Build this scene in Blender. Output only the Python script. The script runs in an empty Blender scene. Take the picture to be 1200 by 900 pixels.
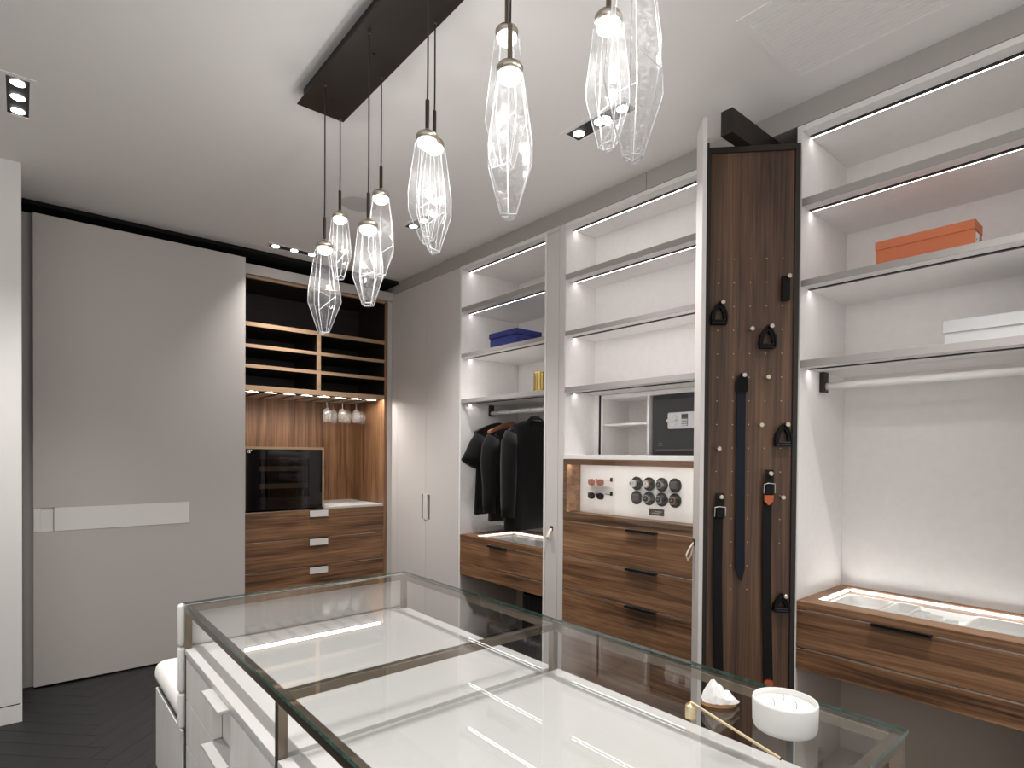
import bpy, bmesh, math, random
from mathutils import Vector, Matrix
random.seed(7)
SC = bpy.context.scene
COL = SC.collection

# ------------------------------------------------------------------ camera, world, exposure
cam_d = bpy.data.cameras.new('camera'); cam = bpy.data.objects.new('camera', cam_d); COL.objects.link(cam)
FPX = 679.587
cam_d.sensor_width = 36.0; cam_d.sensor_fit = 'HORIZONTAL'
cam_d.lens = FPX / 1200 * 36.0
cam_d.shift_y = 89.26 / 1200
cam_d.clip_start = 0.02
_y, _p, _r = math.radians(40.3325), math.radians(-0.65417), math.radians(0.43255)
fw = Vector((math.sin(_y)*math.cos(_p), math.cos(_y)*math.cos(_p), math.sin(_p)))
rt = Vector((math.cos(_y), -math.sin(_y), 0)); up = rt.cross(fw)
rt2 = rt*math.cos(_r) + up*math.sin(_r); up2 = -rt*math.sin(_r) + up*math.cos(_r)
M = Matrix((rt2, up2, -fw)).transposed().to_4x4(); M.translation = (0, 0, 1.35)
cam.matrix_world = M
SC.camera = cam
W = bpy.data.worlds.new('world'); SC.world = W; W.use_nodes = True
W.node_tree.nodes['Background'].inputs[0].default_value = (1.0, .972, .945, 1)
W.node_tree.nodes['Background'].inputs[1].default_value = .62
SC.view_settings.view_transform = 'Standard'; SC.view_settings.look = 'None'
SC.view_settings.exposure = 0.75; SC.view_settings.gamma = 1.0
SC.view_settings.use_curve_mapping = False
SC.cycles.use_denoising = True
SC.cycles.max_bounces = 10; SC.cycles.diffuse_bounces = 6; SC.cycles.glossy_bounces = 4
SC.cycles.transparent_max_bounces = 24
SC.cycles.caustics_reflective = False; SC.cycles.caustics_refractive = False
SC.cycles.sample_clamp_indirect = 4.0
# light levels of the lamps in the room
SPOT_W = 25.0; STRIP = 8.5; PENDANT_W = 0.9; STRIP_BAR = 80.0

# ------------------------------------------------------------------ materials
MATS = {}
def nmat(name):
    m = bpy.data.materials.new(name); m.use_nodes = True
    return m, m.node_tree.nodes, m.node_tree.links, m.node_tree.nodes['Principled BSDF']
def plain(name, col, rough=0.5, metal=0.0, spec=0.5, bump=0.0, bscale=200.0, var=0.0, vscale=6.0, sheen=0.0, coat=0.0):
    m, N, L, b = nmat(name)
    b.inputs['Base Color'].default_value = (*col, 1); b.inputs['Roughness'].default_value = rough
    b.inputs['Metallic'].default_value = metal; b.inputs['Specular IOR Level'].default_value = spec
    b.inputs['Sheen Weight'].default_value = sheen; b.inputs['Coat Weight'].default_value = coat
    tc = N.new('ShaderNodeTexCoord')
    if var > 0:
        n = N.new('ShaderNodeTexNoise'); n.inputs['Scale'].default_value = vscale; n.inputs['Detail'].default_value = 4
        L.new(tc.outputs['Object'], n.inputs['Vector'])
        r = N.new('ShaderNodeValToRGB'); r.color_ramp.elements[0].position = .3; r.color_ramp.elements[1].position = .7
        r.color_ramp.elements[0].color = (*[c*(1-var) for c in col], 1)
        r.color_ramp.elements[1].color = (*[min(1, c*(1+var)) for c in col], 1)
        L.new(n.outputs['Fac'], r.inputs['Fac']); L.new(r.outputs['Color'], b.inputs['Base Color'])
    if bump > 0:
        n2 = N.new('ShaderNodeTexNoise'); n2.inputs['Scale'].default_value = bscale; n2.inputs['Detail'].default_value = 3
        L.new(tc.outputs['Object'], n2.inputs['Vector'])
        bp = N.new('ShaderNodeBump'); bp.inputs['Strength'].default_value = bump; bp.inputs['Distance'].default_value = .002
        L.new(n2.outputs['Fac'], bp.inputs['Height']); L.new(bp.outputs['Normal'], b.inputs['Normal'])
    MATS[name] = m
    return m
def wood(name, axis, cols, along=0.9, across=13.0, rough=0.45, seed=0.0, fine=0.40):
    m, N, L, b = nmat(name)
    tc = N.new('ShaderNodeTexCoord'); mp = N.new('ShaderNodeMapping')
    s = [across]*3; s[axis] = along
    mp.inputs['Scale'].default_value = s; mp.inputs['Location'].default_value = (seed, seed*1.7, seed*.6)
    L.new(tc.outputs['Object'], mp.inputs['Vector'])
    n1 = N.new('ShaderNodeTexNoise'); n1.inputs['Scale'].default_value = 1.0; n1.inputs['Detail'].default_value = 5; n1.inputs['Roughness'].default_value = .62; n1.inputs['Distortion'].default_value = .9
    L.new(mp.outputs[0], n1.inputs['Vector'])
    mp2 = N.new('ShaderNodeMapping'); s2 = [across*9]*3; s2[axis] = along*3
    mp2.inputs['Scale'].default_value = s2; L.new(tc.outputs['Object'], mp2.inputs['Vector'])
    n2 = N.new('ShaderNodeTexNoise'); n2.inputs['Scale'].default_value = 1.0; n2.inputs['Detail'].default_value = 3
    L.new(mp2.outputs[0], n2.inputs['Vector'])
    mx = N.new('ShaderNodeMix'); mx.data_type = 'FLOAT'; mx.inputs[0].default_value = fine
    L.new(n1.outputs['Fac'], mx.inputs[2]); L.new(n2.outputs['Fac'], mx.inputs[3])
    r = N.new('ShaderNodeValToRGB'); e = r.color_ramp.elements
    e[0].position = .34; e[0].color = (*cols[0], 1); e[1].position = .66; e[1].color = (*cols[2], 1)
    q = e.new(.48); q.color = (*cols[1], 1)
    L.new(mx.outputs[0], r.inputs['Fac']); L.new(r.outputs['Color'], b.inputs['Base Color'])
    b.inputs['Roughness'].default_value = rough
    bp = N.new('ShaderNodeBump'); bp.inputs['Strength'].default_value = .12; bp.inputs['Distance'].default_value = .001
    L.new(n2.outputs['Fac'], bp.inputs['Height']); L.new(bp.outputs['Normal'], b.inputs['Normal'])
    MATS[name] = m
    return m
def emis(name, col, strength):
    m = bpy.data.materials.new(name); m.use_nodes = True; N = m.node_tree.nodes; L = m.node_tree.links
    N.remove(N['Principled BSDF']); e = N.new('ShaderNodeEmission')
    e.inputs[0].default_value = (*col, 1); e.inputs[1].default_value = strength
    L.new(e.outputs[0], N['Material Output'].inputs[0]); MATS[name] = m
    return m
def pane(name, tint=(1, 1, 1), ior=1.5, rough=0.0, cloud=0.0, cscale=60.0, bump=0.0, bscale=40.0):
    """clear sheet glass: straight transmission plus a Fresnel reflection on each face"""
    m = bpy.data.materials.new(name); m.use_nodes = True; N = m.node_tree.nodes; L = m.node_tree.links
    N.remove(N['Principled BSDF'])
    tr = N.new('ShaderNodeBsdfTransparent'); tr.inputs[0].default_value = (*tint, 1)
    gl = N.new('ShaderNodeBsdfGlossy'); gl.inputs['Roughness'].default_value = rough
    fr = N.new('ShaderNodeFresnel'); ge = N.new('ShaderNodeNewGeometry')
    mr = N.new('ShaderNodeMapRange'); mr.inputs['To Min'].default_value = ior; mr.inputs['To Max'].default_value = 1/ior
    L.new(ge.outputs['Backfacing'], mr.inputs['Value']); L.new(mr.outputs[0], fr.inputs['IOR'])
    mx = N.new('ShaderNodeMixShader'); L.new(fr.outputs[0], mx.inputs[0]); L.new(tr.outputs[0], mx.inputs[1]); L.new(gl.outputs[0], mx.inputs[2])
    out = mx
    if bump > 0:
        tc = N.new('ShaderNodeTexCoord'); n2 = N.new('ShaderNodeTexNoise'); n2.inputs['Scale'].default_value = bscale; n2.inputs['Detail'].default_value = 4
        L.new(tc.outputs['Object'], n2.inputs['Vector'])
        bp = N.new('ShaderNodeBump'); bp.inputs['Strength'].default_value = bump; bp.inputs['Distance'].default_value = .004
        L.new(n2.outputs['Fac'], bp.inputs['Height']); L.new(bp.outputs['Normal'], gl.inputs['Normal']); L.new(bp.outputs['Normal'], fr.inputs['Normal'])
    if cloud > 0:
        tc = N.new('ShaderNodeTexCoord'); n = N.new('ShaderNodeTexNoise'); n.inputs['Scale'].default_value = cscale; n.inputs['Detail'].default_value = 6; n.inputs['Roughness'].default_value = .7
        L.new(tc.outputs['Object'], n.inputs['Vector'])
        r = N.new('ShaderNodeMapRange'); r.inputs['From Min'].default_value = .45; r.inputs['From Max'].default_value = .75
        r.inputs['To Min'].default_value = cloud*.35; r.inputs['To Max'].default_value = cloud*2.2
        L.new(n.outputs['Fac'], r.inputs['Value'])
        d = N.new('ShaderNodeBsdfTranslucent'); d.inputs[0].default_value = (1, 1, 1, 1)
        d2 = N.new('ShaderNodeBsdfDiffuse'); d2.inputs[0].default_value = (1, 1, 1, 1)
        a = N.new('ShaderNodeMixShader'); a.inputs[0].default_value = .35; L.new(d.outputs[0], a.inputs[1]); L.new(d2.outputs[0], a.inputs[2])
        m2 = N.new('ShaderNodeMixShader'); L.new(r.outputs[0], m2.inputs[0]); L.new(mx.outputs[0], m2.inputs[1]); L.new(a.outputs[0], m2.inputs[2])
        out = m2
    L.new(out.outputs[0], N['Material Output'].inputs[0]); MATS[name] = m
    return m

GREIGE = plain('greige_lacquer', (.52, .488, .468), .45, spec=.35)
CABW = plain('pale_greige_lacquer', (.63, .60, .582), .45, spec=.35)
EDGEM = plain('greige_edge', (.36, .34, .325), .5, spec=.3)
GREIGE2 = plain('greige_panel', (.40, .378, .36), .5, spec=.3)
TAUPE = plain('taupe_lacquer', (.50, .44, .385), .55, spec=.3)
INNER = plain('white_textile_laminate', (.79, .77, .758), .6, spec=.3, bump=.05, bscale=400, var=.02, vscale=30)
WHITE = plain('white_paint', (.78, .77, .755), .7, spec=.25)
CEIL = plain('ceiling_paint', (.84, .82, .81), .85, spec=.15)
WALLW = plain('wall_paint', (.82, .805, .79), .8, spec=.2)
ISLW = wood('whitewashed_oak', 2, ((.64, .62, .595), (.74, .72, .695), (.79, .775, .755)), 1.2, 16, .5, 3.0)
TRAYW = plain('white_tray', (.88, .87, .86), .5, spec=.3)
ISLTOP = plain('white_lacquer', (.56, .55, .54), .35, spec=.4)
SHADE_BLK = plain('void_shade_black', (.012, .012, .012), .9, spec=.1)
WC = ((.050, .023, .011), (.185, .090, .042), (.36, .205, .108))
WAL_Y = wood('walnut_along_wall', 1, WC, .9, 12, .42, 1.0)
WAL_SHADED = wood('walnut_board_shaded', 2, ((.016, .0075, .0038), (.068, .031, .0145), (.15, .078, .040)), .7, 13, .5, 9.0)  # same walnut darkened: the board's shade is put into its colour
WAL_X = wood('walnut_bar', 0, WC, .9, 12, .42, 5.0)
WAL_Z = wood('walnut_vertical', 2, WC, .7, 13, .42, 9.0)
WAL_UNLIT = wood('walnut_unlit_interior', 0, ((.012, .009, .007), (.02, .014, .011), (.03, .021, .016)), .9, 12, .5, 2.0)  # near-black walnut, shade of the unlit bar interior painted into the colour
WAL_E = wood('walnut_edge', 0, ((.25, .15, .085), (.36, .23, .14), (.45, .30, .19)), .9, 14, .45, 4.0)
FLOORM = wood('charcoal_oak', 0, ((.0045, .0045, .0046), (.0075, .0075, .0078), (.016, .0158, .0156)), 1.2, 16, .55, 0.0)
BRONZE = plain('bronze_metal', (.20, .165, .128), .30, metal=.9, spec=.5)
DKBRONZE = plain('dark_bronze', (.030, .024, .020), .45, metal=.4, spec=.4)
NICKEL = plain('satin_nickel', (.50, .45, .38), .32, metal=1.0)
STEEL = plain('brushed_steel', (.62, .61, .59), .3, metal=1.0)
SILVER = plain('champagne_pull', (.74, .71, .67), .45, metal=.1)
BLACK = plain('black_metal', (.008, .008, .008), .45, spec=.4)
DARKFR = plain('dark_brown_metal', (.018, .013, .010), .5, spec=.4)
BLKFAB = plain('black_wool', (.008, .008, .0085), .95, spec=.1, bump=.4, bscale=300, sheen=.15)
BLKFAB2 = plain('black_cotton', (.011, .0105, .0105), .95, spec=.1, bump=.4, bscale=250, sheen=.1)
LEATHER = plain('black_leather', (.006, .0058, .006), .6, spec=.18, bump=.3, bscale=350)
NAVY = plain('navy_silk', (.007, .009, .017), .6, spec=.2, bump=.2, bscale=500)
ORANGE_L = plain('orange_leather', (.42, .085, .022), .5)
CREAM_L = plain('cream_leather', (.80, .74, .63), .6)
BLUE = plain('blue_cardboard', (.025, .035, .17), .55)
ORANGE = plain('orange_cardboard', (.55, .155, .062), .6, bump=.05)
WBOX = plain('white_cardboard', (.44, .445, .45), .55)
LABEL = plain('printed_label', (.8, .8, .8), .6)
GOLD = plain('brushed_gold', (.62, .46, .17), .32, metal=1.0)
CHAMP = plain('champagne_gold', (.72, .60, .38), .35, metal=.9)
CUSH = plain('white_upholstery', (.78, .765, .745), .9, spec=.1, bump=.25, bscale=350, sheen=.2)
CERAM = plain('matt_ceramic', (.70, .695, .68), .6, spec=.3)
WAX = plain('candle_wax', (.82, .80, .76), .5)
QUARTZ = plain('white_quartz', (.84, .83, .81), .35, bump=.6, bscale=60, var=.06, vscale=40)
AGATE = plain('brown_agate', (.33, .17, .06), .35, var=.35, vscale=50)
WICK = plain('candle_wick', (.45, .43, .40), .9)
SAFE = plain('charcoal_powder_coat', (.035, .035, .037), .5, bump=.6, bscale=500)
SAFEP = plain('light_grey_plastic', (.60, .60, .60), .45)
DKGREY = plain('dark_grey_plastic', (.06, .06, .063), .4)
BLKGL = plain('black_glass', (.004, .004, .0045), .06, spec=.6, coat=.3)
GLASSBLK = pane('smoked_glass', (.55, .55, .56), 1.5)
GLASS = pane('clear_glass', (.97, .98, .975), 1.5)
GLASSTOP = pane('table_glass', (.975, .982, .978), 1.40)
GEDGE = plain('green_glass_edge', (.05, .11, .09), .15, spec=.7, var=.5, vscale=60)
def seeded(name):
    m = pane(name, (.97, .975, .98), 1.28, .0, cloud=.025, cscale=55, bump=.30, bscale=70)
    N = m.node_tree.nodes; L = m.node_tree.links
    m2 = [n for n in N if n.type == 'MIX_SHADER' and n.inputs[0].links and n.inputs[0].links[0].from_node.type == 'MAP_RANGE'][0]
    base = m2.inputs[0].links[0].from_node
    tc = N.new('ShaderNodeTexCoord'); sp = N.new('ShaderNodeSeparateXYZ'); L.new(tc.outputs['Generated'], sp.inputs[0])
    lo = N.new('ShaderNodeMapRange'); lo.inputs['From Min'].default_value = .50; lo.inputs['From Max'].default_value = .05; lo.inputs['To Min'].default_value = .15; L.new(sp.outputs[2], lo.inputs['Value'])
    n = N.new('ShaderNodeTexNoise'); n.inputs['Scale'].default_value = 190; n.inputs['Detail'].default_value = 3; L.new(tc.outputs['Object'], n.inputs['Vector'])
    th = N.new('ShaderNodeMapRange'); th.inputs['From Min'].default_value = .52; th.inputs['From Max'].default_value = .66; th.inputs['To Max'].default_value = .25; L.new(n.outputs['Fac'], th.inputs['Value'])
    mu = N.new('ShaderNodeMath'); mu.operation = 'MULTIPLY'; L.new(lo.outputs[0], mu.inputs[0]); L.new(th.outputs[0], mu.inputs[1])
    ad = N.new('ShaderNodeMath'); ad.operation = 'ADD'; L.new(mu.outputs[0], ad.inputs[0]); L.new(base.outputs[0], ad.inputs[1]); L.new(ad.outputs[0], m2.inputs[0])
    return m
CRYSTAL = seeded('seeded_crystal')
WINEGL = pane('wine_glass', (.97, .975, .97), 1.5, .02, cloud=.16, cscale=30)
ACRYL = pane('acrylic', (.94, .945, .94), 1.49, .02, cloud=.22)
EDGE_GLINT = bpy.data.materials.new('cut_edge_glint'); EDGE_GLINT.use_nodes = True
_n = EDGE_GLINT.node_tree.nodes; _b = _n['Principled BSDF']; _b.inputs['Base Color'].default_value = (.9, .9, .91, 1); _b.inputs['Roughness'].default_value = .3
_t = _n.new('ShaderNodeBsdfTranslucent'); _t.inputs[0].default_value = (.55, .55, .56, 1); _m = _n.new('ShaderNodeMixShader'); _m.inputs[0].default_value = .4
EDGE_GLINT.node_tree.links.new(_b.outputs[0], _m.inputs[1]); EDGE_GLINT.node_tree.links.new(_t.outputs[0], _m.inputs[2]); EDGE_GLINT.node_tree.links.new(_m.outputs[0], _n['Material Output'].inputs[0])
ROSE = plain('rose_tinted_lens', (.36, .15, .12), .1, spec=.7)
BLKLENS = plain('dark_lens', (.012, .010, .010), .1, spec=.7)
BROWNP = plain('brown_cushion', (.045, .034, .030), .6)
DIAL = plain('watch_dial', (.55, .55, .56), .3)
DIALK = plain('dark_dial', (.02, .02, .022), .25)
RGOLD = plain('rose_gold', (.62, .36, .22), .3, metal=1.0)
SCREEN = plain('dark_screen', (.03, .024, .022), .15, spec=.6)
RAILM = plain('rack_rail', (.40, .35, .31), .4, metal=.2)
RACK = wood('beech_rack', 0, ((.34, .22, .12), (.42, .28, .16), (.48, .33, .20)), 1, 14, .5, 6)
LED = emis('led_warm_white', (1.0, .955, .93), STRIP)
LEDD = emis('led_display', (1.0, .965, .93), 20.0)
LEDT = emis('led_tray', (1.0, .975, .95), 14.0)
LEDBAR = emis('led_bar', (1.0, .93, .86), STRIP_BAR)
LAMP = emis('downlight_lens', (1.0, .97, .93), 14.0)
PLAMP = emis('pendant_lens', (1.0, .98, .95), 2.5)

# ------------------------------------------------------------------ helpers
ORG = {}
def setp(o, parent):
    if parent is not None:
        o.parent = parent
    COL.objects.link(o)
def thing(name, label, cat, loc=(0, 0, 0), rz=0.0, group=None):
    o = bpy.data.objects.new(name, None); o.empty_display_size = .05
    COL.objects.link(o); o.location = loc; o.rotation_euler = (0, 0, rz)
    o['label'] = label; o['category'] = cat
    if group: o['group'] = group
    ORG[o] = Vector(loc)
    return o
def tag(o, label, cat, group=None):
    o['label'] = label; o['category'] = cat
    if group: o['group'] = group
    return o
def build(name, bm, mat, parent=None, smooth=False, label=None, kind=None, origin=None, recalc=True):
    if recalc: bmesh.ops.recalc_face_normals(bm, faces=bm.faces)
    me = bpy.data.meshes.new(name)
    org = ORG.get(parent, Vector((0, 0, 0))) if origin is None else Vector(origin)
    if org.length > 0: bmesh.ops.translate(bm, verts=bm.verts, vec=-org)
    bm.to_mesh(me); bm.free()
    for m in (mat if isinstance(mat, (list, tuple)) else [mat]): me.materials.append(m)
    if smooth:
        for p in me.polygons: p.use_smooth = True
    o = bpy.data.objects.new(name, me)
    setp(o, parent)
    if parent is not None:
        ORG[o] = org
    elif origin is not None:
        o.location = origin; ORG[o] = Vector(origin)
    if label: o['label'] = label
    if kind: o['kind'] = kind
    return o
def addbox(bm, x0, x1, y0, y1, z0, z1, bev=0.0, mi=0):
    r = bmesh.ops.create_cube(bm, size=1.0)
    vs = r['verts']
    bmesh.ops.scale(bm, vec=(x1-x0, y1-y0, z1-z0), verts=vs)
    bmesh.ops.translate(bm, vec=((x0+x1)/2, (y0+y1)/2, (z0+z1)/2), verts=vs)
    fs = set(f for v in vs for f in v.link_faces)
    for f in fs: f.material_index = mi
    if bev > 0:
        es = list(set(e for v in vs for e in v.link_edges))
        bev = min(bev, .45*min(abs(x1-x0), abs(y1-y0), abs(z1-z0)))
        bmesh.ops.bevel(bm, geom=es, offset=bev, segments=1, affect='EDGES', profile=.5)
def box(name, parent, mat, x0, x1, y0, y1, z0, z1, bev=.0012, label=None, kind=None):
    bm = bmesh.new(); addbox(bm, x0, x1, y0, y1, z0, z1, bev)
    return build(name, bm, mat, parent, label=label, kind=kind)
def boxes(name, parent, mat, lst, bev=.0, label=None, kind=None):
    bm = bmesh.new()
    for b in lst: addbox(bm, *b, bev=bev)
    return build(name, bm, mat, parent, label=label, kind=kind)
def ring_loft(bm, rings, cap=True, closed=True, mi=0):
    """rings: list of lists of points (same count)"""
    V = [[bm.verts.new(p) for p in r] for r in rings]
    n = len(V[0])
    for a, b in zip(V[:-1], V[1:]):
        for i in range(n if closed else n-1):
            f = bm.faces.new((a[i], a[(i+1) % n], b[(i+1) % n], b[i])); f.material_index = mi
    if cap:
        for r in (V[0], V[-1]):
            try:
                f = bm.faces.new(r); f.material_index = mi
            except ValueError: pass
    return V
def lathe(bm, prof, c=(0, 0, 0), n=24, cap=True, mi=0):
    rings = [[(c[0]+r*math.cos(2*math.pi*i/n), c[1]+r*math.sin(2*math.pi*i/n), c[2]+z) for i in range(n)] for r, z in prof]
    return ring_loft(bm, rings, cap, mi=mi)
def tube(bm, pts, r, n=8, cap=True, mi=0):
    pts = [Vector(p) for p in pts]; rings = []
    rs = r if isinstance(r, (list, tuple)) else [r]*len(pts)
    prev = None
    for i, p in enumerate(pts):
        t = (pts[min(i+1, len(pts)-1)] - pts[max(i-1, 0)]).normalized()
        if prev is None:
            a = Vector((0, 0, 1)) if abs(t.z) < .9 else Vector((1, 0, 0))
            u = t.cross(a).normalized()
        else:
            u = (prev - t*prev.dot(t)).normalized()
        prev = u; v = t.cross(u)
        rings.append([p + (u*math.cos(2*math.pi*k/n) + v*math.sin(2*math.pi*k/n))*rs[i] for k in range(n)])
    ring_loft(bm, rings, cap, mi=mi)
def strip(bm, pts, width_vec, thick, mi=0):
    """flat ribbon along pts; width_vec is the full width vector, thickness along the normal"""
    pts = [Vector(p) for p in pts]; w = Vector(width_vec)/2; rings = []
    for i, p in enumerate(pts):
        t = (pts[min(i+1, len(pts)-1)] - pts[max(i-1, 0)]).normalized()
        nrm = t.cross(w).normalized()*thick/2
        rings.append([p-w-nrm, p+w-nrm, p+w+nrm, p-w+nrm])
    ring_loft(bm, rings, True, mi=mi)
def lightobj(kind, name, loc, energy, size=.02, parent=None, **kw):
    d = bpy.data.lights.new(name, kind); d.energy = energy; d.color = kw.get('color', (1, .966, .93))
    d.shadow_soft_size = size
    if kind == 'SPOT':
        d.spot_size = math.radians(kw.get('angle', 80)); d.spot_blend = kw.get('blend', .7)
    o = bpy.data.objects.new(name, d); COL.objects.link(o)
    if parent is not None:
        o.parent = parent; o.location = Vector(loc) - ORG[parent]
    else: o.location = loc
    if 'rot' in kw: o.rotation_euler = kw['rot']
    return o
def copy_tree(o, parent=None):
    c = o.copy(); COL.objects.link(c)
    if parent is not None: c.parent = parent
    for ch in list(o.children): copy_tree(ch, c)
    return c

# ================================================================== SETTING
CE = 2.76; XR = 2.385
fl = box('floor', None, FLOORM, -1.7, 3.1, -1.3, 5.2, -.06, -.003, 0, kind='structure')
ORG[fl] = Vector((0, 0, 0))
# herringbone planks on the visible part of the floor
PL, PW = .50, .10
bmh = bmesh.new(); addbox(bmh, 0.0008, PL-.0008, .0008, PW-.0008, -.003, 0, .0007)
pm = bpy.data.meshes.new('floor_plank'); bmh.to_mesh(pm); bmh.free(); pm.materials.append(FLOORM)
c45 = math.cos(math.pi/4); np_ = 0
for i in range(-60, 60):
    for j in range(-12, 12):
        for k in (0, 1):
            px, py = i*PW + j*PL, i*PW - j*PL
            if k: px, py = px + PL + PW, py + PW - PL
            cx, cy = (px + (PL/2 if not k else -PW/2)), (py + (PW/2 if not k else PL/2))
            wx, wy = .3 + (cx-cy)*c45, 2.9 + (cx+cy)*c45
            if not (-.62 < wx < 1.0 and 1.75 < wy < 4.25) or np_ >= 290: continue
            if wx > .33 and wy < 2.75: continue
            if wx < -.2 and wy > 3.95: continue
            o = bpy.data.objects.new('floor_plank', pm); COL.objects.link(o); o.parent = fl
            o.location = (.3 + (px-py)*c45, 2.9 + (px+py)*c45, 0); o.rotation_euler = (0, 0, math.pi/4 + (math.pi/2 if k else 0)); np_ += 1
box('ceiling', None, CEIL, -1.7, 3.1, -1.3, 5.2, CE, CE+.1, 0, kind='structure')
box('wall_left', None, WALLW, -1.7, -1.6, 1.2, 5.2, 0, CE, 0, kind='structure')
box('wall_right', None, GREIGE, 2.98, 3.1, -1.3, 5.2, 0, CE, 0, kind='structure')
box('wall_back', None, GREIGE2, -1.6, 2.98, 5.06, 5.2, 0, CE, 0, kind='structure')
# white wall stub beside the sliding door, with its flush base and shadow gap
wb = box('wall_front', None, WALLW, -1.6, .008, 3.755, 3.93, .093, CE, 0, kind='structure')
box('baseboard_front', None, WALLW, -1.6, .008, 3.755, 3.93, 0, .085, .001, kind='structure')
box('trim_3', None, BLACK, -1.6, .002, 3.765, 3.93, .085, .093, 0, kind='structure')
# fixed panel behind the sliding door
box('wall_passage', None, GREIGE2, -.5, .75, 4.275, 4.33, 0, 2.688, .001, kind='structure')
# sliding door with inlaid grip
dr = thing('door_1', 'tall plain greige sliding door with a pale inlaid grip bar', 'door', (.618, 4.214, 0)); dr['kind'] = 'structure'
bm = bmesh.new()
addbox(bm, .058, 1.178, 4.214, 4.256, .012, .885); addbox(bm, .058, 1.178, 4.214, 4.256, 1.023, 2.676)
addbox(bm, .842, 1.178, 4.214, 4.256, .885, 1.023); addbox(bm, .058, .842, 4.226, 4.256, .885, 1.023)
build('leaf', bm, GREIGE, dr)
g = box('grip_inlay', dr, SILVER, .149, .8405, 4.2125, 4.226, .8865, 1.0215, .0005, label='pale satin inlay bar')
g.data.materials[0] = plain('pale_inlay', (.76, .74, .715), .42, spec=.4, bump=.03)
box('grip_stop', dr, MATS['pale_inlay'], .0595, .090, 4.2125, 4.226, .8865, 1.0215, .0005)
box('grip_recess', dr, MATS['pale_inlay'], .091, .148, 4.222, 4.2262, .8865, 1.0215, .0)
box('shadow_line', dr, BLACK, .1465, .1493, 4.2135, 4.2262, .8865, 1.0215, 0)

box('void_shade', None, SHADE_BLK, -1.6, XR-.001, 4.262, 5.05, 2.735, CE-.0005, 0, kind='structure')  # black slab added to paint the deep shade above the sliding door
# bulkhead over the fitted closets
box('trim_1', None, GREIGE2, XR, 2.98, 1.792, 4.45, 2.672, CE, .001, kind='structure')
box('trim_2', None, GREIGE2, XR, 2.98, -1.3, 1.789, 2.672, CE, .001, kind='structure')

# ================================================================== FITTED CLOSETS ON THE RIGHT WALL
def led_shelf(parent, y0, y1, zt, zb, xb, front=XR+.002, mat=INNER, part='shelf'):
    s = box(part, parent, mat, front+.0025, xb, y0, y1, zb, zt, 0)
    box('edge_band', s, EDGEM, front, front+.0025, y0, y1, zb, zt, .0006)
    box('black_channel', s, BLACK, 2.4440, 2.4600, y0+.004, y1-.004, zb-.0040, zb+.001, 0)
    box('led_strip', s, LED, 2.4602, 2.4727, y0+.004, y1-.004, zb-.0004, zb+.0005, 0)
    return s
SH = ((2.378, 2.347), (2.052, 2.027), (1.732, 1.703))
def top_board(parent, y0, y1, xb):
    s = box('top_panel', parent, INNER, XR+.002, xb, y0, y1, 2.647, 2.670, .0)
    box('black_channel', s, BLACK, 2.4440, 2.4600, y0+.004, y1-.004, 2.6430, 2.648, 0)
    box('led_strip', s, LED, 2.4602, 2.4727, y0+.004, y1-.004, 2.6466, 2.6475, 0)

# --- tall closed cabinet
t = thing('tall_cabinet', 'tall closed greige cabinet with two flush doors beside the hanging clothes', 'cabinet', (2.68, 3.89, 0))
box('carcass', t, GREIGE2, 2.407, 2.97, 3.402, 4.43, 0, 2.669, 0)
box('filler_panel', t, CABW, XR, 2.407, 4.276, 4.378, .003, 2.668, .001)
for s, (a, b) in ((1, (3.8365, 4.2735)), (-1, (3.398, 3.8335))):
    bm = bmesh.new()
    e0, e1 = (a, a+.058) if s > 0 else (b-.058, b)
    addbox(bm, XR, 2.406, a, b, .08, .838); addbox(bm, XR, 2.406, a, b, 1.03, 2.668)
    if s > 0: addbox(bm, XR, 2.406, e1, b, .838, 1.03)
    else: addbox(bm, XR, 2.406, a, e0, .838, 1.03)
    d = build('door', bm, CABW, t)
    box('pull_recess', d, BLACK, 2.400, 2.4065, e0, e1, .838, 1.03, 0)
    h0, h1 = (a+.001, a+.024) if s > 0 else (b-.024, b-.001)
    box('pull', d, SILVER, 2.379, 2.399, h0, h1, .838, 1.03, .001, label='satin silver edge pull')
box('plinth', t, GREIGE2, 2.43, 2.97, 3.402, 4.37, 0, .078, 0).hide_render = False

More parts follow.
